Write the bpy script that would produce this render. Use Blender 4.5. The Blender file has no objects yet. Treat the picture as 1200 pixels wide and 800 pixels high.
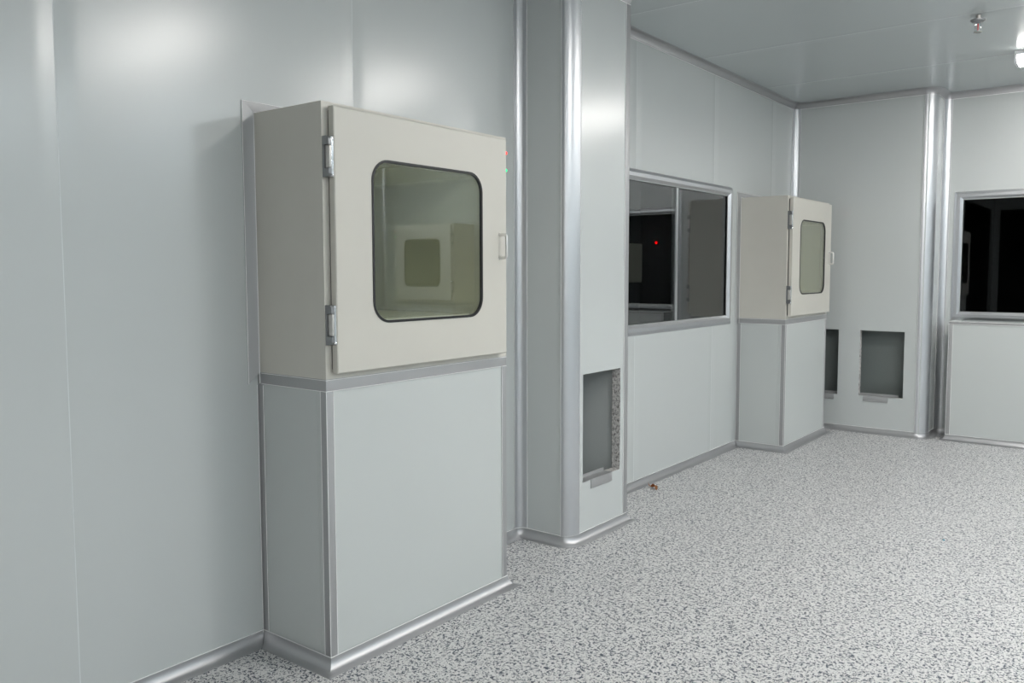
import bpy, bmesh, math, random
from mathutils import Vector, Matrix
C = bpy.context.scene.collection
random.seed(4)
# ------------------------------------------------------------------ measures (metres)
ZC = 2.774            # ceiling
R = 0.042             # cove radius
YA, YB = 1.789, 2.752 # near pass box along the left wall
YC, YD = 6.080, 7.043 # far pass box on the left wall
DB = 0.373            # projection of the pass boxes
ZB, ZT = 0.993, 1.901 # bottom and top of the pass boxes
YP, YQ, DP = 3.335, 3.885, 0.304   # pillar
YF, XG, YJ = 7.577, 1.115, 7.247   # far wall, shaft corner, shaft front
XR, YBK = 6.25, -3.2  # right wall, wall behind the camera

# ------------------------------------------------------------------ materials
def new_mat(name):
    m = bpy.data.materials.new(name); m.use_nodes = True
    nt = m.node_tree; nt.nodes.clear()
    out = nt.nodes.new('ShaderNodeOutputMaterial')
    return m, nt, out
def principled(name, col, rough=.5, metal=0., noise=0., nscale=4., bump=0., bscale=60., stretch=None, rvar=0., spec=.5, coat=0.):
    m, nt, out = new_mat(name)
    b = nt.nodes.new('ShaderNodeBsdfPrincipled'); nt.links.new(b.outputs[0], out.inputs[0])
    b.inputs['Base Color'].default_value = (*col, 1); b.inputs['Roughness'].default_value = rough
    b.inputs['Metallic'].default_value = metal; b.inputs['Specular IOR Level'].default_value = spec
    if coat: b.inputs['Coat Weight'].default_value = coat; b.inputs['Coat Roughness'].default_value = .12
    tc = nt.nodes.new('ShaderNodeTexCoord'); mp = nt.nodes.new('ShaderNodeMapping')
    nt.links.new(tc.outputs['Object'], mp.inputs[0])
    if stretch: mp.inputs['Scale'].default_value = stretch
    n = nt.nodes.new('ShaderNodeTexNoise'); n.inputs['Scale'].default_value = nscale; n.inputs['Detail'].default_value = 4
    nt.links.new(mp.outputs[0], n.inputs['Vector'])
    mx = nt.nodes.new('ShaderNodeMix'); mx.data_type = 'RGBA'
    mx.inputs['A'].default_value = (*[c*(1-noise) for c in col], 1)
    mx.inputs['B'].default_value = (*[min(1, c*(1+noise)) for c in col], 1)
    nt.links.new(n.outputs['Fac'], mx.inputs['Factor']); nt.links.new(mx.outputs['Result'], b.inputs['Base Color'])
    if rvar:
        mr = nt.nodes.new('ShaderNodeMapRange'); mr.inputs['To Min'].default_value = rough-rvar; mr.inputs['To Max'].default_value = rough+rvar
        nt.links.new(n.outputs['Fac'], mr.inputs['Value']); nt.links.new(mr.outputs[0], b.inputs['Roughness'])
    if bump:
        n2 = nt.nodes.new('ShaderNodeTexNoise'); n2.inputs['Scale'].default_value = bscale
        nt.links.new(mp.outputs[0], n2.inputs['Vector'])
        bp = nt.nodes.new('ShaderNodeBump'); bp.inputs['Strength'].default_value = bump; bp.inputs['Distance'].default_value = .002
        nt.links.new(n2.outputs['Fac'], bp.inputs['Height']); nt.links.new(bp.outputs[0], b.inputs['Normal'])
    return m
M = {}
M['panel'] = principled('painted_panel', (.545, .57, .565), .25, 0, .015, 1.5, spec=.9)
M['joint'] = principled('panel_joint_sealant', (.62, .65, .65), .5, 0, .03, 30.)
M['ceiling'] = principled('ceiling_panel', (.485, .525, .525), .20, 0, .02, 1.5, spec=.5)
M['plinthpanel'] = principled('plinth_panel', (.55, .575, .565), .34, 0, .02, 2.)
M['cream'] = principled('cream_powder_coat', (.60, .58, .525), .42, 0, .03, 6., bump=.15, bscale=500)
M['creamdark'] = principled('dimmed_cream_paint', (.46, .42, .34), .5, 0, .05, 6.)  # cream darkened in its colour to read as dimly lit
M['alu'] = principled('anodised_aluminium', (.60, .61, .63), .36, .85, .02, 8.)
M['aluflat'] = principled('satin_aluminium', (.43, .43, .435), .48, .55, .06, 14., stretch=(1, 1, .15), rvar=.05)
M['alubase'] = principled('dull_aluminium_cove', (.47, .47, .48), .40, .8, .04, 8.)
M['sealant'] = principled('sealant', (.86, .86, .85), .5, 0, .02, 30.)
M['chrome'] = principled('polished_chrome', (.72, .73, .75), .14, 1, .03, 40.)
M['handle'] = principled('satin_chrome_handle', (.80, .79, .76), .30, .7, .03, 40.)
M['satin'] = principled('satin_zinc', (.62, .60, .57), .42, .6, .05, 60.)
M['greymetal'] = principled('cast_grey_metal', (.27, .275, .28), .38, .7, .05, 60.)
M['steel'] = principled('brushed_stainless', (.82, .82, .68), .26, .55, .03, 3., stretch=(1, 1, 12), rvar=.02)
M['gasket'] = principled('black_rubber', (.012, .012, .013), .5, 0, .1, 50.)
M['dark'] = principled('shadow_gap', (.02, .02, .02), .8, 0, .1, 50.)
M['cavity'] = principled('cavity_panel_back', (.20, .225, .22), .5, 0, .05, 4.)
M['otherroom'] = principled('unlit_room_panel', (.012, .013, .014), .6, 0, .1, 2.)  # near-black colour stands in for the missing light
M['redplastic'] = principled('red_bulb', (.6, .03, .04), .2, 0, .02, 4.)
M['leaf'] = principled('dry_leaf', (.42, .19, .07), .7, 0, .5, 120.)
M['blue'] = principled('blue_scrap', (.03, .25, .36), .6, 0, .1, 50.)

def rockwool():
    m, nt, out = new_mat('cut_mineral_wool')
    b = nt.nodes.new('ShaderNodeBsdfPrincipled'); b.inputs['Roughness'].default_value = .95
    nt.links.new(b.outputs[0], out.inputs[0])
    tc = nt.nodes.new('ShaderNodeTexCoord'); mp = nt.nodes.new('ShaderNodeMapping'); mp.inputs['Scale'].default_value = (1.3, 1.3, .8)
    nt.links.new(tc.outputs['Object'], mp.inputs[0])
    n = nt.nodes.new('ShaderNodeTexNoise'); n.inputs['Scale'].default_value = 75; n.inputs['Detail'].default_value = 6; n.inputs['Roughness'].default_value = .75
    nt.links.new(mp.outputs[0], n.inputs['Vector'])
    cr = nt.nodes.new('ShaderNodeValToRGB')
    cr.color_ramp.elements[0].position = .36; cr.color_ramp.elements[0].color = (.05, .045, .045, 1)
    cr.color_ramp.elements[1].position = .54; cr.color_ramp.elements[1].color = (.72, .70, .68, 1)
    nt.links.new(n.outputs['Fac'], cr.inputs[0]); nt.links.new(cr.outputs[0], b.inputs['Base Color'])
    bp = nt.nodes.new('ShaderNodeBump'); bp.inputs['Strength'].default_value = .8; bp.inputs['Distance'].default_value = .01
    nt.links.new(n.outputs['Fac'], bp.inputs['Height']); nt.links.new(bp.outputs[0], b.inputs['Normal'])
    return m
M['wool'] = rockwool()

def glass(name, tint, f0=.04, rough=.0):
    # clear pane: every face lets tinted light through and mirrors by its angle (Schlick)
    m, nt, out = new_mat(name); L = nt.links
    tr = nt.nodes.new('ShaderNodeBsdfTransparent'); tr.inputs[0].default_value = (*tint, 1)
    gl = nt.nodes.new('ShaderNodeBsdfGlossy'); gl.inputs['Roughness'].default_value = rough; gl.inputs[0].default_value = (1, 1, 1, 1)
    mix = nt.nodes.new('ShaderNodeMixShader'); g = nt.nodes.new('ShaderNodeNewGeometry')
    d = nt.nodes.new('ShaderNodeVectorMath'); d.operation = 'DOT_PRODUCT'
    L.new(g.outputs['Normal'], d.inputs[0]); L.new(g.outputs['Incoming'], d.inputs[1])
    def mth(op, a, b=None, clamp=False):
        n = nt.nodes.new('ShaderNodeMath'); n.operation = op; n.use_clamp = clamp
        if isinstance(a, (int, float)): n.inputs[0].default_value = a
        else: L.new(a, n.inputs[0])
        if b is not None:
            if isinstance(b, (int, float)): n.inputs[1].default_value = b
            else: L.new(b, n.inputs[1])
        return n.outputs[0]
    c = mth('ABSOLUTE', d.outputs['Value']); k = mth('SUBTRACT', 1., c, True); p = mth('POWER', k, 5.)
    f = mth('ADD', mth('MULTIPLY', p, 1-f0), f0, True)
    L.new(f, mix.inputs[0]); L.new(tr.outputs[0], mix.inputs[1]); L.new(gl.outputs[0], mix.inputs[2]); L.new(mix.outputs[0], out.inputs[0])
    return m
M['glass'] = glass('window_glass', (.60, .62, .62), .095)
M['endglass'] = glass('end_window_glass', (.60, .62, .62), .035)
M['boxglass'] = glass('pass_box_glass', (.95, .96, .92), .075)

def emit(name, col, s):
    m, nt, out = new_mat(name); e = nt.nodes.new('ShaderNodeEmission')
    e.inputs[0].default_value = (*col, 1); e.inputs[1].default_value = s; nt.links.new(e.outputs[0], out.inputs[0]); return m
M['tube'] = emit('lit_diffuser', (1., .968, .93), 32.)
M['tubecool'] = emit('lit_diffuser_cool', (.84, .94, 1.), 31.)
M['red'] = emit('red_light', (1, .05, .04), 3.5)
M['green'] = emit('green_light', (.05, 1, .35), 2.)
M['reddim'] = emit('red_standby_light', (1, .0, .0), 6.)

def floor_mat():
    m, nt, out = new_mat('flecked_vinyl_floor'); L = nt.links
    b = nt.nodes.new('ShaderNodeBsdfPrincipled'); L.new(b.outputs[0], out.inputs[0])
    tc = nt.nodes.new('ShaderNodeTexCoord')
    def fleck(scale, lo, hi, off, stretch):
        mp = nt.nodes.new('ShaderNodeMapping'); mp.inputs['Location'].default_value = off; mp.inputs['Scale'].default_value = stretch
        L.new(tc.outputs['Object'], mp.inputs[0])
        n = nt.nodes.new('ShaderNodeTexNoise'); n.inputs['Scale'].default_value = scale; n.inputs['Detail'].default_value = 1.0; n.inputs['Distortion'].default_value = .8
        L.new(mp.outputs[0], n.inputs['Vector'])
        r = nt.nodes.new('ShaderNodeMapRange'); r.inputs['From Min'].default_value = lo; r.inputs['From Max'].default_value = hi
        L.new(n.outputs['Fac'], r.inputs['Value']); return r.outputs[0]
    big = nt.nodes.new('ShaderNodeTexNoise'); big.inputs['Scale'].default_value = 1.2; big.inputs['Detail'].default_value = 2
    L.new(tc.outputs['Object'], big.inputs['Vector'])
    base = nt.nodes.new('ShaderNodeMix'); base.data_type = 'RGBA'
    base.inputs['A'].default_value = (.625, .615, .605, 1); base.inputs['B'].default_value = (.68, .67, .66, 1)
    L.new(big.outputs['Fac'], base.inputs['Factor'])
    cur = base.outputs['Result']
    for (sc, lo, hi, off, st, col) in ((95, .612, .622, (0, 0, 0), (1, 1, 1), (.36, .37, .38)),
                                       (98, .600, .606, (3.1, 1.7, 0), (1.25, .8, 1), (.045, .055, .08)),
                                       (92, .610, .616, (7.3, 4.1, 0), (.8, 1.25, 1), (.055, .065, .09))):
        f = fleck(sc, lo, hi, off, st)
        x = nt.nodes.new('ShaderNodeMix'); x.data_type = 'RGBA'; x.inputs['B'].default_value = (*col, 1)
        L.new(cur, x.inputs['A']); L.new(f, x.inputs['Factor']); cur = x.outputs['Result']
    L.new(cur, b.inputs['Base Color'])
    b.inputs['Roughness'].default_value = .42; b.inputs['Specular IOR Level'].default_value = .45
    return m
M['floor'] = floor_mat()

# ------------------------------------------------------------------ mesh helpers
def obj(name, bm, mats, parent=None, angle=35):
    if not isinstance(mats, (list, tuple)): mats = [mats]
    bmesh.ops.recalc_face_normals(bm, faces=bm.faces)
    me = bpy.data.meshes.new(name); bm.to_mesh(me); bm.free()
    for m in mats: me.materials.append(m)
    me.polygons.foreach_set('use_smooth', [True]*len(me.polygons))
    me.set_sharp_from_angle(angle=math.radians(angle))
    o = bpy.data.objects.new(name, me); C.objects.link(o)
    if parent: o.parent = parent
    return o
def tag(o, label=None, cat=None, group=None, kind=None):
    if label: o['label'] = label
    if cat: o['category'] = cat
    if group: o['group'] = group
    if kind: o['kind'] = kind
    return o
def struct(name, bm, mats, angle=35): return tag(obj(name, bm, mats, None, angle), kind='structure')
def thing(name, label, cat, loc=(0, 0, 0), rz=0, group=None):
    o = bpy.data.objects.new(name, None); C.objects.link(o); o.location = loc; o.rotation_euler = (0, 0, rz)
    o.empty_display_size = .1
    return tag(o, label, cat, group)
def copy_tree(o, parent=None):
    c = o.copy(); C.objects.link(c)
    if parent: c.parent = parent
    for ch in list(o.children): copy_tree(ch, c)
    return c
def bx(bm, x0, x1, y0, y1, z0, z1, mi=0, bev=0.):
    t = bmesh.new()
    v = [t.verts.new((x, y, z)) for x in (x0, x1) for y in (y0, y1) for z in (z0, z1)]
    for f in ((0, 1, 3, 2), (4, 6, 7, 5), (0, 4, 5, 1), (2, 3, 7, 6), (0, 2, 6, 4), (1, 5, 7, 3)):
        t.faces.new([v[i] for i in f])
    bmesh.ops.recalc_face_normals(t, faces=t.faces)
    if bev: bmesh.ops.bevel(t, geom=t.edges[:], offset=bev, segments=2, affect='EDGES', profile=.6)
    merge(bm, t, mi)
def merge(bm, t, mi=0):
    mp = {}
    for v in t.verts: mp[v] = bm.verts.new(v.co)
    for f in t.faces:
        nf = bm.faces.new([mp[v] for v in f.verts]); nf.material_index = mi
    t.free()
def cyl(bm, p0, p1, r0, r1=None, n=12, mi=0):
    r1 = r0 if r1 is None else r1
    p0, p1 = Vector(p0), Vector(p1); d = (p1-p0).normalized()
    a = d.orthogonal().normalized(); b = d.cross(a)
    A = [bm.verts.new(p0+(a*math.cos(2*math.pi*i/n)+b*math.sin(2*math.pi*i/n))*r0) for i in range(n)]
    B = [bm.verts.new(p1+(a*math.cos(2*math.pi*i/n)+b*math.sin(2*math.pi*i/n))*r1) for i in range(n)]
    for i in range(n):
        f = bm.faces.new((A[i], A[(i+1) % n], B[(i+1) % n], B[i])); f.material_index = mi
    bm.faces.new(A[::-1]).material_index = mi; bm.faces.new(B).material_index = mi
def tube(bm, pts, r, n=10, mi=0):
    pts = [Vector(p) for p in pts]; rings = []; ref = None
    for i, p in enumerate(pts):
        d = ((pts[i+1] if i < len(pts)-1 else p) - (pts[i-1] if i else p)).normalized()
        if ref is None: ref = d.orthogonal().normalized()
        a = (ref - d*ref.dot(d)).normalized(); ref = a; b = d.cross(a)
        rings.append([bm.verts.new(p+(a*math.cos(2*math.pi*k/n)+b*math.sin(2*math.pi*k/n))*r) for k in range(n)])
    for q in range(len(rings)-1):
        for k in range(n):
            bm.faces.new((rings[q][k], rings[q][(k+1) % n], rings[q+1][(k+1) % n], rings[q+1][k])).material_index = mi
    bm.faces.new(rings[0][::-1]).material_index = mi; bm.faces.new(rings[-1]).material_index = mi
def ball(bm, c, r, sc=(1, 1, 1), mi=0, n=12):
    t = bmesh.new(); bmesh.ops.create_uvsphere(t, u_segments=n, v_segments=8, radius=r)
    for v in t.verts: v.co = Vector((v.co.x*sc[0], v.co.y*sc[1], v.co.z*sc[2]))+Vector(c)
    merge(bm, t, mi)
def bead(bm, pts, mi=1, r=.0019): tube(bm, pts, r, 5, mi)

def grid_wall(bm, fmap, u0, u1, z0, z1, thick=.05, holes=(), seams=(), seam_mi=1, dip=.0042):
    """sandwich-panel wall in its own (u,w,z) frame: front skin w=0, back skin w=-thick; holes = (u0,u1,z0,z1,reveal_material);
    every panel rolls back a little at its joints, the joint itself is filled with sealant"""
    us = {u0: 0, u1: 0}; dips = {}
    for s in seams:
        if not u0 < s < u1: continue
        for d, w in ((-.07, 0), (-.06, 0), (-.03, -dip*.25), (-.0015, -dip), (.0015, -dip), (.03, -dip*.25), (.06, 0), (.07, 0)):
            us[round(s+d, 5)] = w
    for h in holes:
        for a in h[:2]:
            if a not in us: us[a] = 0
    zs = sorted({z0, z1} | {a for h in holes for a in h[2:4]})
    ul = sorted(us)
    def inh(a, b):
        for h in holes:
            if h[0]-1e-6 <= a <= h[1]+1e-6 and h[2]-1e-6 <= b <= h[3]+1e-6: return True
        return False
    F = [[bm.verts.new(fmap(u, us[u], z)) for z in zs] for u in ul]
    B = [[bm.verts.new(fmap(u, -thick, z)) for z in zs] for u in ul]
    for i in range(len(ul)-1):
        for j in range(len(zs)-1):
            if inh((ul[i]+ul[i+1])/2, (zs[j]+zs[j+1])/2): continue
            f = bm.faces.new((F[i][j], F[i+1][j], F[i+1][j+1], F[i][j+1]))
            if ul[i+1]-ul[i] < .0031+1e-6 and us[ul[i]] == -dip: f.material_index = seam_mi
            bm.faces.new((B[i][j], B[i][j+1], B[i+1][j+1], B[i+1][j]))
    for j in range(len(zs)-1):
        for i in (0, len(ul)-1): bm.faces.new((F[i][j], F[i][j+1], B[i][j+1], B[i][j]))
    for i in range(len(ul)-1):
        for j in (0, len(zs)-1): bm.faces.new((F[i][j], F[i+1][j], B[i+1][j], B[i][j]))
    for h in holes:
        i0, i1 = ul.index(h[0]), ul.index(h[1]); j0, j1 = zs.index(h[2]), zs.index(h[3])
        for j in range(j0, j1):
            for i in (i0, i1): bm.faces.new((F[i][j], F[i][j+1], B[i][j+1], B[i][j])).material_index = h[4]
        for i in range(i0, i1):
            for j in (j0, j1): bm.faces.new((F[i][j], F[i+1][j], B[i+1][j], B[i][j])).material_index = h[4]

def sweep(bm, path, prof, z0=0., flip=1, mi=0, start=None, end=None, bead_at=None, closed_prof=True):
    """mitred extrusion of prof (offset from the wall, height) along a plan path; the room lies on the right hand of travel"""
    P = [Vector((a[0], a[1])) for a in path]
    S = [Vector(start)] if start else []; E = [Vector(end)] if end else []
    Q = S+P+E; off = len(S); rings = []
    def nrm(a, b):
        d = (b-a).normalized(); return Vector((d.y, -d.x))
    for k in range(len(P)):
        i = k+off
        n0 = nrm(Q[i-1], Q[i]) if i > 0 else None; n1 = nrm(Q[i], Q[i+1]) if i < len(Q)-1 else None
        if n0 is None: n0 = n1
        if n1 is None: n1 = n0
        m = (n0+n1)/max(.2, 1+n0.dot(n1))
        rings.append([(Q[i].x+m.x*o, Q[i].y+m.y*o, z0+flip*h) for o, h in prof])
    V = [[bm.verts.new(c) for c in r] for r in rings]; n = len(prof)
    for a in range(len(V)-1):
        for k in range(n):
            q = (V[a][k], V[a][(k+1) % n], V[a+1][(k+1) % n], V[a+1][k])
            if len({tuple(round(c, 6) for c in v.co) for v in q}) < 4: 
                u = []
                for v in q:
                    if all((v.co-w.co).length > 1e-6 for w in u): u.append(v)
                if len(u) == 3: bm.faces.new(u).material_index = mi
                continue
            bm.faces.new(q).material_index = mi
    bm.faces.new(V[0]).material_index = mi; bm.faces.new(V[-1][::-1]).material_index = mi
    if bead_at is not None: bead(bm, [r[bead_at] for r in rings], 1)
COVE = [(0, R+.004), (.0025, R+.004)]+[(R+.0025-R*math.cos(a), R+.001-R*math.sin(a)) for a in [math.radians(q) for q in range(0, 91, 10)]]+[(R+.0025, 0), (0, 0)]
def arc(cx, cy, rx, ry, a0, a1, n=7):
    return [(cx+rx*math.cos(math.radians(a0+(a1-a0)*i/n)), cy+ry*math.sin(math.radians(a0+(a1-a0)*i/n))) for i in range(n+1)]
def prism(bm, pts, z0, z1, mi=0):
    A = [bm.verts.new((x, y, z0)) for x, y in pts]; B = [bm.verts.new((x, y, z1)) for x, y in pts]
    n = len(pts)
    for i in range(n): bm.faces.new((A[i], A[(i+1) % n], B[(i+1) % n], B[i])).material_index = mi
    bm.faces.new(A[::-1]).material_index = mi; bm.faces.new(B).material_index = mi

# ------------------------------------------------------------------ room shell
bm = bmesh.new(); bx(bm, -.05, XR+.05, YBK-.05, YF+.05, -.08, 0); struct('floor', bm, M['floor'])
# ceiling of long panels, joints run across the room
bm = bmesh.new()
grid_wall(bm, lambda u, w, z: (z, u, ZC-w), YBK-.05, YF+.05, -.05, XR+.05, .08, (), [4.18-1.145*k for k in range(7)][::-1]+[5.325, 6.47], 1, .002)
struct('ceiling', bm, [M['ceiling'], M['joint']])
WS = [1.137+1.1245*k for k in range(-4, 6)]
W1 = (4.24, 5.87, 1.02, 1.90)     # window in the left wall (y0,y1,z0,z1)
W2 = (1.272, 2.902, 1.017, 1.919) # window in the far wall (x0,x1,z0,z1)
PB3X = 4.705                       # pass box on the far wall
bm = bmesh.new()
grid_wall(bm, lambda u, w, z: (w, u, z), YBK, YF, 0, ZC, .05,
          [(YA-.001, YA+.964, ZB-.001, ZT+.001, 0), (YC-.001, YC+.964, ZB-.001, ZT+.001, 0), (*W1, 0), (-3.05, -.15, .002, 2.5, 0)], WS)  # last hole is an unseen opening, added so the far window mirrors dark
struct('wall_left', bm, [M['panel'], M['joint']])
bm = bmesh.new()
grid_wall(bm, lambda u, w, z: (u, YF-w, z), -.05, XR, 0, ZC, .05, [(*W2, 0), (PB3X-.001, PB3X+.964, ZB-.001, ZT+.001, 0)], [3.4, 4.52, 5.75])
struct('wall_far', bm, [M['panel'], M['joint']])
bm = bmesh.new()
grid_wall(bm, lambda u, w, z: (XR-w, u, z), YBK, YF, 0, ZC, .05, (), WS)
struct('wall_right', bm, [M['panel'], M['sealant']])
bm = bmesh.new()
grid_wall(bm, lambda u, w, z: (u, YBK+w, z), -.05, XR+.05, 0, ZC, .05, [(.1, 1.7, .002, 2.5, 0)], [2.1, 3.2, 4.3, 5.4])  # hole added behind the camera to darken the far window's reflection
struct('wall_back', bm, [M['panel'], M['sealant']])
# unlit rooms behind the windows and added openings, darkness put into the colour
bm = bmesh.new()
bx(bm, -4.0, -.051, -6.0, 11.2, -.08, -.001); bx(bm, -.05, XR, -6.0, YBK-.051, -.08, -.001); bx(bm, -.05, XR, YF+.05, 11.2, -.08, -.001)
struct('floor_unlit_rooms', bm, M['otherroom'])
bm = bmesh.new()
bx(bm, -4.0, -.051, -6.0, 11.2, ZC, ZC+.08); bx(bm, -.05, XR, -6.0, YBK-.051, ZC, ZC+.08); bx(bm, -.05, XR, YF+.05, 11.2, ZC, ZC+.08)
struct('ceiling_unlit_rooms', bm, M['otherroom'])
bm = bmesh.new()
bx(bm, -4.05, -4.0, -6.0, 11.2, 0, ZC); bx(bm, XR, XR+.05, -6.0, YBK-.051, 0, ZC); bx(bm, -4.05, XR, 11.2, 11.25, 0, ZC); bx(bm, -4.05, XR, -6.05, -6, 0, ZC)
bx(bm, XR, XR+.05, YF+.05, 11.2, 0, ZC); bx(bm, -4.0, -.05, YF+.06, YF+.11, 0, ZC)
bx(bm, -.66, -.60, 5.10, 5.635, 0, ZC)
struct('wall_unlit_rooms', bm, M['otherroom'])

# ------------------------------------------------------------------ pillar on the left wall
HP = (3.453, 3.815, .297, .839)
bm = bmesh.new()
grid_wall(bm, lambda u, w, z: (DP+w, u, z), YP+.06, YQ, 0, ZC, .05, [(*HP, 1)], ())
struct('wall_pillar_front', bm, [M['panel'], M['wool']])
bm = bmesh.new()
bx(bm, .001, DP-.045, YP, YP+.05, 0, ZC); bx(bm, .001, DP-.051, YQ-.05, YQ, 0, ZC)
struct('wall_pillar_side', bm, M['panel'])
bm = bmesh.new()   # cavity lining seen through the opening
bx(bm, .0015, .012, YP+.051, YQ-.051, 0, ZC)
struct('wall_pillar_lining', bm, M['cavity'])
# rounded outer corner profile
def round_corner(cx, cy, rx, ry, a0, a1, ext, th=.004):
    pts = arc(cx, cy, rx+th, ry+th, a0, a1, 12); inn = arc(cx, cy, rx-.004, ry-.004, a0, a1, 12)
    return pts+inn[::-1]
bm = bmesh.new()
prism(bm, round_corner(DP-.05, YP+.085, .05, .085, -90, 0, 0), R, ZC-R)
for a in ((DP-.05, YP-.0045), (DP+.0045, YP+.085)): bead(bm, [(a[0], a[1], R), (a[0], a[1], ZC-R)], 1, .0012)
struct('trim_1', bm, [M['alu'], M['sealant']])
# inner vertical coves (quarter-hollow); corner at (cx,cy), room towards (sx,sy)
def vcove(bm, cx, cy, sx, sy, r=.05, z0=R, z1=ZC-R):
    pts = [(cx, cy), (cx+sx*(r+.006), cy), (cx+sx*(r+.006), cy+sy*.0025)]
    pts += [(cx+sx*(r+.0025-r*math.sin(a)), cy+sy*(r+.0025-r*math.cos(a))) for a in [math.radians(q) for q in range(0, 91, 9)]]
    pts += [(cx+sx*.0025, cy+sy*(r+.006)), (cx, cy+sy*(r+.006))]
    prism(bm, pts, z0, z1)
    for p in ((cx+sx*(r+.006), cy+sy*.002), (cx+sx*.002, cy+sy*(r+.006))): bead(bm, [(p[0], p[1], z0), (p[0], p[1], z1)], 1, .0014)
bm = bmesh.new(); vcove(bm, 0, YP, 1, -1, .042); struct('trim_2', bm, [M['alu'], M['sealant']])
bm = bmesh.new(); bx(bm, DP, DP+.003, YQ-.038, YQ+.003, R, ZC-R, bev=.001); bx(bm, DP-.038, DP+.0005, YQ, YQ+.003, R, ZC-R)
bead(bm, [(DP+.002, YQ-.039, R), (DP+.002, YQ-.039, ZC-R)]); struct('trim_3', bm, [M['aluflat'], M['sealant']])
bm = bmesh.new(); vcove(bm, 0, YJ, 1, -1); struct('trim_4', bm, [M['alu'], M['sealant']])
# ------------------------------------------------------------------ shaft at the end of the left wall
HA = (.590, .935, .309, .854); HB = (.071, .416, .303, .854)
bm = bmesh.new()
grid_wall(bm, lambda u, w, z: (u, YJ-w, z), 0.001, XG-.05, 0, ZC, .05, [(*HB, 1), (*HA, 1)], ())
struct('wall_shaft_front', bm, [M['panel'], M['wool']])
bm = bmesh.new(); bx(bm, XG-.05, XG, YJ+.06, YF-.001, 0, ZC); struct('wall_shaft_side', bm, M['panel'])
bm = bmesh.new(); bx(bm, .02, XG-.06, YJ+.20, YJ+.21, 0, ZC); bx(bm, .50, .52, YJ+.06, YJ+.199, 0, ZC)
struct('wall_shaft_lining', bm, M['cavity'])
bm = bmesh.new(); prism(bm, round_corner(XG-.085, YJ+.085, .085, .085, -90, 0, 0), R, ZC-R)
bead(bm, [(XG-.085, YJ-.004, R), (XG-.085, YJ-.004, ZC-R)], 1, .0012); struct('trim_5', bm, [M['alu'], M['sealant']])
bm = bmesh.new(); vcove(bm, XG, YF, 1, -1); struct('trim_6', bm, [M['alu'], M['sealant']])
bm = bmesh.new(); vcove(bm, XR, YF, -1, -1); struct('trim_7', bm, [M['alu'], M['sealant']])

# coves at floor and ceiling.  Travel with the room on the right hand: from far end of the room towards -y along the right wall etc.
pil = [(0, YP-.046)]+arc(.046, YP-.046, -.046, .046, 0, 90, 5)[1:]+[(DP-.05, YP)]+arc(DP-.05, YP+.085, .05, .085, -90, 0, 8)[1:]+[(DP, YQ), (0, YQ)]
shaft = [(XG-.085, YJ)]+arc(XG-.085, YJ+.085, .085, .085, -90, 0, 8)[1:]+[(XG, YF-.046)]+arc(XG+.046, YF-.046, -.046, .046, 0, 90, 5)[1:]
TOPB = 1
bm = bmesh.new()
sweep(bm, [(0, -.14), (0, YA)], COVE, end=(DB, YA), bead_at=TOPB)
struct('baseboard_left_near', bm, [M['alubase'], M['sealant']])
bm = bmesh.new(); sweep(bm, [(0, YB)]+pil+[(0, YC)], COVE, start=(DB, YB), end=(DB, YC), bead_at=TOPB)
struct('baseboard_left', bm, [M['alubase'], M['sealant']])
X0, X1 = 1.245, 2.95; YH = 7.311  # plinth under the far window
bm = bmesh.new(); sweep(bm, [(0, YD), (0, YJ)]+shaft+[(X0, YF)], COVE, start=(DB, YD), end=(X0, YH), bead_at=TOPB)
struct('baseboard_far', bm, [M['alubase'], M['sealant']])
bm = bmesh.new(); sweep(bm, [(X1, YF), (PB3X, YF)], COVE, start=(X1, YH), end=(PB3X, YH), bead_at=TOPB)
sweep(bm, [(PB3X+.963, YF), (XR, YF), (XR, YBK), (1.71, YBK)], COVE, start=(PB3X+.963, YH), bead_at=TOPB)
struct('baseboard_right', bm, [M['alubase'], M['sealant']])
bm = bmesh.new()
sweep(bm, [(0, YBK)]+pil+[(0, YJ)]+shaft+[(XR, YF), (XR, YBK)], COVE, z0=ZC, flip=-1, start=(1, YBK), end=(0, YBK), bead_at=TOPB)
struct('trim_8', bm, [M['alubase'], M['sealant']])

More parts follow.
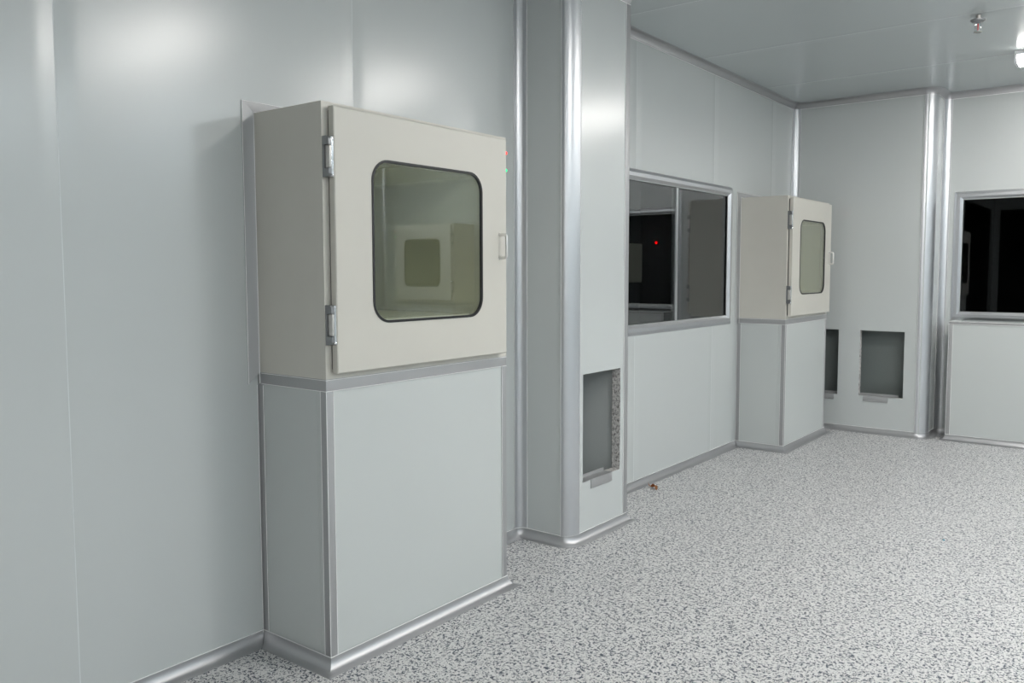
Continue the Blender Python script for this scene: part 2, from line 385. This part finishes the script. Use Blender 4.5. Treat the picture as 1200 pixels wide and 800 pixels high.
# ------------------------------------------------------------------ windows
def window(name, fmap, u0, u1, z0, z1, mull, gm='glass'):
    w = tag(bpy.data.objects.new(name, None), kind='structure'); C.objects.link(w)
    bm = bmesh.new()
    # sloping aluminium frame: profile goes from the wall face inward to the glass
    prof = [(.065, .0), (.065, .006), (.045, .017), (.022, .017), (.0, -.004), (.0, -.045), (.004, -.045), (.004, 0)]
    rings = []
    for (su, sz) in ((-1, -1), (1, -1), (1, 1), (-1, 1)):
        bu = u0 if su < 0 else u1; bz = z0 if sz < 0 else z1
        rings.append([bm.verts.new(fmap(bu+su*o, h, bz+sz*o)) for o, h in prof])
    for a in range(4):
        b = (a+1) % 4
        for k in range(len(prof)):
            q = (k+1) % len(prof); bm.faces.new((rings[a][k], rings[a][q], rings[b][q], rings[b][k]))
    o1 = .065
    c = [fmap(u0-o1, .002, z0-o1), fmap(u1+o1, .002, z0-o1), fmap(u1+o1, .002, z1+o1), fmap(u0-o1, .002, z1+o1)]
    bead(bm, c+[c[0]], 1, .0018)
    obj('window_frame', bm, [M['alu'], M['sealant']], w, 25)
    def fbx(bm, a0, a1, w0, w1, b0, b1):
        t = bmesh.new(); bx(t, a0, a1, w0, w1, b0, b1)
        for v in t.verts: v.co = Vector(fmap(v.co.x, v.co.y, v.co.z))
        bmesh.ops.recalc_face_normals(t, faces=t.faces); merge(bm, t)
    bm = bmesh.new(); fbx(bm, mull-.014, mull+.014, -.040, -.006, z0+.001, z1-.001); obj('mullion', bm, M['alu'], w)
    for (a, b) in ((u0+.001, mull-.0145), (mull+.0145, u1-.001)):
        bm = bmesh.new(); fbx(bm, a, b, -.018, -.012, z0+.001, z1-.001); obj('pane', bm, M[gm], w)
    return w
window('window_1', lambda u, w, z: (w, u, z), *W1, 5.068)
window('window_2', lambda u, w, z: (u, YF-w, z), *W2, 2.09, 'endglass')

# ------------------------------------------------------------------ pass boxes.  local frame: +x out of the wall, +y to the viewer's right, z up from the box bottom
W_, H_ = .963, ZT-ZB
def rr(y0, y1, z0, z1, r, n=8):
    pts = []
    for (cy, cz, a) in ((y1-r, z1-r, 0), (y0+r, z1-r, 90), (y0+r, z0+r, 180), (y1-r, z0+r, 270)):
        pts += [(cy+r*math.cos(math.radians(a+90*i/n)), cz+r*math.sin(math.radians(a+90*i/n))) for i in range(n+1)]
    return pts
def plate_with_hole(bm, x0, x1, y0, y1, z0, z1, hole, mi=0, bev=.003):
    """slab with a rounded hole; outer ring follows the hole's point count"""
    n = len(hole); cy = sum(p[0] for p in hole)/n; cz = sum(p[1] for p in hole)/n
    outer = []
    for (y, z) in hole:
        dy, dz = y-cy, z-cz
        ty = ((y1-cy) if dy > 0 else (cy-y0))/max(abs(dy), 1e-9); tz = ((z1-cz) if dz > 0 else (cz-z0))/max(abs(dz), 1e-9)
        t = min(ty, tz); outer.append([cy+dy*t, cz+dz*t])
    for (Y, Z) in ((y0, z0), (y0, z1), (y1, z0), (y1, z1)):
        k = min(range(n), key=lambda i: (outer[i][0]-Y)**2+(outer[i][1]-Z)**2); outer[k] = [Y, Z]
    def ring(pts, x, ins=0):
        out = []
        for y, z in pts:
            yy = min(max(y, y0+ins), y1-ins); zz = min(max(z, z0+ins), z1-ins); out.append(bm.verts.new((x, yy, zz)))
        return out
    rings = [ring(hole, x0), ring(outer, x0, 0), ring(outer, x1-bev), ring(outer, x1, bev), ring(hole, x1)]
    for a in range(5):
        A, B = rings[a], rings[(a+1) % 5]
        for i in range(n):
            j = (i+1) % n; bm.faces.new((A[i], A[j], B[j], B[i])).material_index = mi
def flat_ring(bm, outer, inner, x0, x1, mi=0):
    n = len(outer); R4 = [[bm.verts.new((x, *p)) for p in pts] for (pts, x) in ((outer, x0), (outer, x1), (inner, x1), (inner, x0))]
    for a in range(4):
        A, B = R4[a], R4[(a+1) % 4]
        for i in range(n): bm.faces.new((A[i], A[(i+1) % n], B[(i+1) % n], B[i])).material_index = mi
def slab(bm, pts, x0, x1, mi=0):
    A = [bm.verts.new((x0, *p)) for p in pts]; B = [bm.verts.new((x1, *p)) for p in pts]; n = len(pts)
    for i in range(n): bm.faces.new((A[i], A[(i+1) % n], B[(i+1) % n], B[i])).material_index = mi
    bm.faces.new(A[::-1]).material_index = mi; bm.faces.new(B).material_index = mi
# inner chamber
CI = (.181, .775, .190, .732)   # y0,y1,z0,z1 of the stainless chamber
XB = -.385                         # back of the box (in the next room)
DY0, DY1, DZ0, DZ1 = .023, .924, .020, .892
GH = rr(.187, .765, .182, .737, .072)
def pass_box(loc, rz, label, group):
    t = thing('pass_box', label, 'pass box', loc, rz, group)
    bm = bmesh.new()   # hollow shell: outer skin, front face with chamber mouth, back face with chamber mouth
    e = .0
    bx(bm, XB, DB, 0, CI[0]-.003, 0, H_, bev=.0); bx(bm, XB, DB, CI[1]+.003, W_, 0, H_)
    bx(bm, XB, DB, CI[0]-.003, CI[1]+.003, 0, CI[2]-.003); bx(bm, XB, DB, CI[0]-.003, CI[1]+.003, CI[3]+.003, H_)
    bmesh.ops.remove_doubles(bm, verts=bm.verts, dist=1e-5)
    bmesh.ops.delete(bm, geom=[f for f in bm.faces if False], context='FACES')
    body = obj('body', bm, M['cream'], t)
    # stainless chamber with coved corners, open at both ends
    bm = bmesh.new(); o_ = rr(CI[0]-.002, CI[1]+.002, CI[2]-.002, CI[3]+.002, .022, 5); i_ = rr(CI[0], CI[1], CI[2], CI[3], .02, 5)
    flat_ring(bm, o_, i_, XB+.003, DB-.002); obj('chamber', bm, M['steel'], t)
    # front door
    XD = DB+.008
    bm = bmesh.new(); plate_with_hole(bm, XD, XD+.026, DY0, DY1, DZ0, DZ1, GH)
    door = obj('door', bm, M['cream'], t, 20)
    bm = bmesh.new(); flat_ring(bm, rr(.183, .769, .178, .741, .076), rr(.1915, .7605, .1865, .7325, .0675), XD+.0175, XD+.0285)
    obj('gasket', bm, M['gasket'], door)
    bm = bmesh.new(); slab(bm, rr(.1885, .7635, .1835, .7355, .0705), XD+.0185, XD+.0245); obj('glass_pane', bm, M['boxglass'], door)
    bm = bmesh.new(); flat_ring(bm, rr(.1872, .7648, .1822, .7368, .0718), rr(.189, .763, .184, .735, .070), XD, XD+.017); obj('glazing_bead', bm, M['steel'], door)
    bm = bmesh.new(); flat_ring(bm, rr(.027, .92, .026, .886, .01), rr(.08, .875, .08, .835, .02), DB+.0003, XD-.0003); obj('door_seal', bm, M['gasket'], door)  # seal widened to the door edge, its black standing for the gap's shade
    # bow handle
    hy, z0, z1 = .880, .411, .505
    bm = bmesh.new(); s = .034; xf = XD+.026
    pts = [(xf, hy, z0)]+[(xf+s-.012+.012*math.sin(a), hy, z0+.012-.012*math.cos(a)) for a in [math.radians(q) for q in range(0, 91, 22)]]
    pts += [(xf+s-.012+.012*math.cos(a), hy, z1-.012+.012*math.sin(a)) for a in [math.radians(q) for q in range(0, 91, 22)]]+[(xf, hy, z1)]
    tube(bm, pts, .0062, 10)
    for z in (z0, z1): cyl(bm, (xf, hy, z), (xf+.006, hy, z), .009, .007, 14)
    obj('handle', bm, M['handle'], door)
    # hinges: C-shaped leaf on the body, barrel leaf on the door, pins
    for zc in (.181, .729):
        h = .066; X = DB
        C_ = [(X, zc-h), (X+.018, zc-h), (X+.026, zc-h+.003), (X+.031, zc-h+.010), (X+.032, zc-h+.028), (X+.008, zc-h+.028),
              (X+.008, zc+h-.028), (X+.032, zc+h-.028), (X+.031, zc+h-.010), (X+.026, zc+h-.003), (X+.018, zc+h), (X, zc+h)]
        bm = bmesh.new(); A = [bm.verts.new((x, .002, z)) for x, z in C_]; B = [bm.verts.new((x, .019, z)) for x, z in C_]
        for i in range(12): bm.faces.new((A[i], A[(i+1) % 12], B[(i+1) % 12], B[i]))
        bm.faces.new(A[::-1]); bm.faces.new(B); bmesh.ops.recalc_face_normals(bm, faces=bm.faces)
        hg = obj('hinge', bm, M['greymetal'], t, 30)
        bm = bmesh.new(); bx(bm, X+.0085, X+.030, .0065, .0225, zc-h+.0295, zc+h-.0295, bev=.004); obj('hinge_leaf', bm, M['satin'], hg)
        bm = bmesh.new(); cyl(bm, (X+.027, .0185, zc-h+.006), (X+.027, .0185, zc+h-.006), .0062, n=16)
        for sg in (-1, 1): ball(bm, (X+.027, .0185, zc+sg*(h-.006)), .0072, (1, 1, .9))
        obj('hinge_pin', bm, M['chrome'], hg)
    # indicator lights on the closing side
    for z, m, nm in ((.842, 'red', 'indicator_light'), (.772, 'green', 'indicator_light')):
        bm = bmesh.new(); cyl(bm, (DB, .947, z), (DB+.012, .947, z), .007, n=14); ball(bm, (DB+.012, .947, z), .007, (.9, 1, 1)); l = obj(nm, bm, M[m], t)
        l['label'] = m+' indicator light'
    # cover strip round the box where it passes through the wall: sloping flat bars mitred at the corners
    w = .040
    bm = bmesh.new()
    prof = [(0, .0), (0, .016), (-w+.004, .005), (-w, .004), (-w, .0)]
    rings = []
    for (su, sz) in ((-1, -1), (1, -1), (1, 1), (-1, 1)):
        bu = -.0008 if su < 0 else W_+.0008; bz = -.0005 if sz < 0 else H_+.0005
        rings.append([bm.verts.new((h+.0006, bu-su*o, bz-sz*o)) for o, h in prof])
    for a in range(1, 4):
        b = (a+1) % 4
        for k in range(len(prof)):
            q = (k+1) % len(prof); bm.faces.new((rings[a][k], rings[a][q], rings[b][q], rings[b][k]))
    bm.faces.new(rings[1]); bm.faces.new(rings[0][::-1])
    e = w+.0005
    for d_, x_ in ((e, .004), (.0028, .0160)):
        c = [(x_, -d_, -e), (x_, -d_, H_+d_), (x_, W_+d_, H_+d_), (x_, W_+d_, -e)]; bead(bm, c, 1, .0016)
    obj('cover_strip', bm, [M['aluflat'], M['sealant']], t, 20)
    # back door in the next room, with its own pane
    bm = bmesh.new(); plate_with_hole(bm, XB-.030, XB-.004, DY0, DY1, DZ0, DZ1, GH); bd = obj('back_door', bm, M['cream'], t, 20)
    bm = bmesh.new(); slab(bm, rr(.1885, .7635, .1835, .7355, .0705), XB-.020, XB-.014); obj('glass_pane', bm, M['boxglass'], bd)
    return t
G = 'pass boxes built into the walls'
pb = pass_box((0, YA, ZB), 0, 'large cream pass box with glazed door, nearest the viewer on the left wall', G)
c = copy_tree(pb); c.location = (0, YC, ZB); c['label'] = 'cream steel pass box beyond the dark window, beside the far corner'
c = copy_tree(pb); c.location = (PB3X, YF, ZB); c.rotation_euler = (0, 0, -math.pi/2); c['label'] = 'cream pass box on the far wall, seen only mirrored in the nearest door glass'

# ------------------------------------------------------------------ plinths below the pass boxes and below the far window (same local frame, z from the floor)
def plinth(loc, rz, width, depth, height, label, group, topw=.040, panel='plinthpanel', near_side=True):
    t = thing('boxed_plinth', label, 'plinth', loc, rz, group)
    p = .003
    bm = bmesh.new(); bx(bm, depth-.05, depth-p, .003, width-p, 0, height-.001); obj('front_panel', bm, M[panel], t)
    bm = bmesh.new(); bx(bm, .001, depth-.051, .003, .05, 0, height-.001); obj('side_panel', bm, M[panel], t)
    bm = bmesh.new(); bx(bm, .001, depth-.051, width-.05, width-p, 0, height-.001); obj('side_panel', bm, M[panel], t)
    zt = height-topw; zb = R-.005; cw = .030
    def tr(name, boxes, beads):
        bm = bmesh.new()
        for b in boxes: bx(bm, *b, bev=.0008)
        for b in beads: bead(bm, b, 1, .0013)
        obj(name, bm, [M['aluflat'], M['sealant']], t)
    d = depth
    tr('top_trim', [(d-p, d, 0, width, zt, height), (0.001, d-p-.0002, 0, p, zt, height), (0.001, d-p-.0002, width-p, width, zt, height)],
       [[(.022, -.0005, zt), (d, -.0005, zt), (d+.0005, 0, zt), (d+.0005, width, zt)], [(.022, 0, height-.0028), (d, 0, height-.0028), (d, width, height-.0028)]])
    tr('corner_trim', [(d-p, d-.0003, 0, cw, zb, zt-.0005), (d-cw, d-p-.0002, 0.0003, p, zb, zt-.0005)],
       [[(d, cw, zb), (d, cw, zt)], [(d-cw, 0, zb), (d-cw, 0, zt)], [(d, 0, zb), (d, 0, zt)]])
    tr('corner_trim', [(d-p, d-.0003, width-cw, width, zb, zt-.0005), (d-cw, d-p-.0002, width-p, width-.0003, zb, zt-.0005)], [[(d, width-cw, zb), (d, width-cw, zt)]])
    tr('wall_trim', [(0.001, cw, 0.0003, p, zb, zt-.0005), (0.0005, .003, -.004, 0, zb, zt-.006)], [[(cw, 0, zb), (cw, 0, zt-.006)], [(.003, -.005, zb), (.003, -.005, zt-.006)]])
    bm = bmesh.new(); sweep(bm, [(.003, 0), (d, 0), (d, width), (.003, width)], COVE, start=(.003, -1), end=(.003, width+1), bead_at=TOPB)
    obj('base_cove', bm, [M['alubase'], M['sealant']], t)
    return t
GP = 'boxed plinths along the walls'
plinth((0, YA, 0), 0, .963, DB, ZB-.0005, 'tall grey panel plinth with metal edging, carrying the nearest pass box', GP)
plinth((0, YC, 0), 0, .963, DB, ZB-.0005, 'grey panel plinth under the far pass box, beyond the dark window', GP)
plinth((PB3X, YF, 0), -math.pi/2, .963, DB, ZB-.0005, 'grey panel plinth under the pass box on the far wall, out at the right', GP)
plinth((X0, YF, 0), -math.pi/2, X1-X0, YF-YH, .950, 'low wide grey plinth below the black window at the right edge', GP, .022)

# ------------------------------------------------------------------ bent metal strips lying in the cut openings
def sill(label, loc, rz, wide, lip0, lip1):
    t = thing('sill_strip', label, 'metal strip', loc, rz, 'folded metal strips in the wall openings')
    bm = bmesh.new(); bx(bm, -.050, .004, 0, wide, 0, .002); bx(bm, -.050, -.048, 0, wide, .002, .018); obj('tray', bm, M['aluflat'], t)
    bm = bmesh.new(); bx(bm, .0015, .0045, lip0, lip1, -.046, -.0002, bev=.0006); obj('lip', bm, M['aluflat'], t)
sill('folded metal strip at the foot of the pillar opening', (DP, HP[0]+.002, HP[2]+.0005), 0, .275, .07, .275)
sill('folded metal strip at the foot of the right-hand opening in the end wall', (HA[0]+.002, YJ, HA[2]+.0005), -math.pi/2, .30, .035, .23)
sill('folded metal strip under the opening half hidden behind the far plinth', (HB[0]+.002, YJ, HB[2]+.0005), -math.pi/2, .343, .12, .315)

# ------------------------------------------------------------------ ceiling lights
def batten(loc, mat, label):
    t = thing('ceiling_light', label, 'ceiling light', loc, 0, 'white batten lights on the ceiling')
    bm = bmesh.new(); bx(bm, -.60, .60, -.125, .125, -.028, -.0005, bev=.005); obj('housing', bm, M['whitemetal'], t)
    bm = bmesh.new(); pts = [(-.115, -.0285), (-.115, -.050)]+[(-.115*math.cos(a), -.050-.026*math.sin(a)) for a in [math.radians(q) for q in range(15, 166, 15)]]+[(.115, -.050), (.115, -.0285)]
    slab(bm, pts, -.585, .585); obj('diffuser', bm, M[mat], t)
    for e in (-1, 1):
        bm = bmesh.new(); slab(bm, [(y*1.05, -.0283 if z > -.03 else z-.003) for y, z in pts], min(e*.586, e*.60), max(e*.586, e*.60)); obj('end_cap', bm, M['whitemetal'], t)
    return t
M['whitemetal'] = principled('white_lamp_metal', (.80, .81, .82), .35, 0, .02, 10.)
XL, XL2 = 2.34, 4.95
rows = [6.48, 4.50, 2.75, -.6, -2.2]
names = {6.48: 'lit batten light in the far bay, cut by the right edge of the photo', 4.50: 'batten light before the far one', 2.75: 'batten light over the nearest pass box bay',
         -.6: 'unseen batten light added just behind the viewer overhead', -2.2: 'unseen batten light added behind the viewer'}
L0 = batten((XL, rows[0], ZC), 'tube', names[rows[0]])
for y in rows[1:]:
    c = copy_tree(L0); c.location = (XL if y > 0 else 3.7, y, ZC); c['label'] = names[y]  # pair behind the camera is unseen, added and shifted to light the floor
L1 = batten((XL2, rows[0], ZC), 'tubecool', 'unseen cool white batten light added in the right row, far end')  # right row is unseen, added for brightness and a bluish cast
for y, s in zip((4.50, 2.75, .95, -1.2), ('second from the far end', 'in the middle', 'second from the back', 'nearest the back wall')):
    c = copy_tree(L1); c.location = (XL2, y, ZC); c['label'] = 'unseen cool white batten light added in the right row, '+s

# ------------------------------------------------------------------ sprinkler
t = thing('sprinkler_head', 'small chrome sprinkler head with red bulb hanging from the ceiling', 'sprinkler', (1.684, 5.36, ZC))
bm = bmesh.new(); cyl(bm, (0, 0, -.030), (0, 0, -.0005), .012, n=14); obj('pipe', bm, M['satin'], t)
bm = bmesh.new(); cyl(bm, (0, 0, -.034), (0, 0, -.026), .038, .040, 24); cyl(bm, (0, 0, -.041), (0, 0, -.034), .026, .036, 24); obj('escutcheon', bm, M['greymetal'], t)
bm = bmesh.new(); cyl(bm, (0, 0, -.050), (0, 0, -.041), .013, n=6)
for s in (-1, 1): tube(bm, [(s*.011, 0, -.048), (s*.016, 0, -.060), (s*.013, 0, -.074), (s*.003, 0, -.086)], .0025, 8)
cyl(bm, (0, 0, -.092), (0, 0, -.084), .005, n=10); obj('frame', bm, M['chrome'], t)
bm = bmesh.new(); cyl(bm, (0, 0, -.084), (0, 0, -.050), .0032, n=10); obj('bulb', bm, M['redplastic'], t)
bm = bmesh.new()
for k in range(12):
    a = k*math.pi/6; t2 = bmesh.new(); bx(t2, .006, .020, -.0028, .0028, -.0945, -.0925)
    for v in t2.verts: v.co = Matrix.Rotation(a, 3, 'Z') @ v.co
    merge(bm, t2)
cyl(bm, (0, 0, -.0945), (0, 0, -.092), .012, n=20); obj('deflector', bm, M['satin'], t)

# ------------------------------------------------------------------ small things
# dry leaf scrap by the window-side cove
bm = bmesh.new(); n = 9
mid = []; L_, R_2 = [], []
for i in range(n):
    f = i/(n-1); wd = .013*math.sin(math.pi*min(1, f*.93+.05))**.8*(1-.3*f)+.001
    y = -.045+.09*f; z = .004+.014*math.sin(f*math.pi*1.3)**2; x = .010*math.sin(f*5)
    mid.append(bm.verts.new((x, y, z))); L_.append(bm.verts.new((x-wd, y+.004, z+.006+.004*math.sin(7*f)))); R_2.append(bm.verts.new((x+wd, y-.003, max(.001, z-.002))))
for i in range(n-1):
    bm.faces.new((mid[i], mid[i+1], L_[i+1], L_[i])); bm.faces.new((mid[i], R_2[i], R_2[i+1], mid[i+1]))
bmesh.ops.solidify(bm, geom=bm.faces[:], thickness=.0008)
zmin = min(v.co.z for v in bm.verts)
for v in bm.verts: v.co.z -= zmin
o = obj('dry_leaf', bm, M['leaf']); o.location = (.098, 4.575, .0003); o.scale = (1., 1.1, 1.3); o.rotation_euler = (0, 0, .85)
tag(o, 'curled brown dry leaf scrap on the floor beside the left wall base', 'leaf')
bm = bmesh.new(); slab(bm, [(-.007, 0), (.002, .0005), (.008, .003), (.001, .004), (-.006, .002)], -.003, .004)
o = obj('blue_scrap', bm, M['blue']); o.location = (1.747, 4.551, .0002); tag(o, 'tiny blue scrap on the open floor at the right', 'scrap')
# things in the unlit room behind the left window
t = thing('cabinet', 'small cream cabinet in the unlit room, seen at the left edge of the window', 'cabinet', (-.599, 5.395, 1.265))
bm = bmesh.new(); bx(bm, 0, .03, 0, .215, 0, .29, bev=.003); obj('body', bm, M['creamdark'], t)
bm = bmesh.new(); bx(bm, 0.0302, .035, .006, .209, .006, .284, bev=.002); obj('door', bm, M['creamdark'], t)
t = thing('standby_lamp', 'red point of light in the dark behind the left window', 'indicator lamp', (-1.52, YF+.0595, 1.637))
bm = bmesh.new(); bx(bm, -.03, .03, -.02, 0, -.045, .03, bev=.003); obj('casing', bm, M['otherroom'], t)
bm = bmesh.new(); ball(bm, (0, -.022, 0), .0125, (1, .8, 1)); obj('lens', bm, M['reddim'], t)

# ------------------------------------------------------------------ camera
F, PPX, PPY = 977.706, 608.11, 389.096
cam = bpy.data.cameras.new('camera'); co = bpy.data.objects.new('camera', cam); C.objects.link(co)
cam.sensor_width = 36; cam.lens = F/1200*36; cam.shift_x = (600-PPX)/1200; cam.shift_y = (PPY-400)/1200; cam.clip_start = .05
YAW, PIT, ROL = 0.6526, -0.0729, -0.0016
fwd = Vector((-math.sin(YAW)*math.cos(PIT), math.cos(YAW)*math.cos(PIT), math.sin(PIT)))
r = Vector((math.cos(YAW), math.sin(YAW), 0)); u = r.cross(fwd)
r2 = r*math.cos(ROL)+u*math.sin(ROL); u2 = -r*math.sin(ROL)+u*math.cos(ROL)
mt = Matrix((r2, u2, -fwd)).transposed().to_4x4(); mt.translation = (2.5438, 0, 1.35); co.matrix_world = mt
S = bpy.context.scene; S.camera = co
# ------------------------------------------------------------------ world and view
w = bpy.data.worlds.new('world'); S.world = w; w.use_nodes = True
w.node_tree.nodes['Background'].inputs[0].default_value = (.5, .55, .6, 1); w.node_tree.nodes['Background'].inputs[1].default_value = 0.0
S.view_settings.view_transform = 'Standard'; S.view_settings.look = 'None'; S.view_settings.gamma = 1; S.view_settings.exposure = 0.04
S.view_settings.use_curve_mapping = False
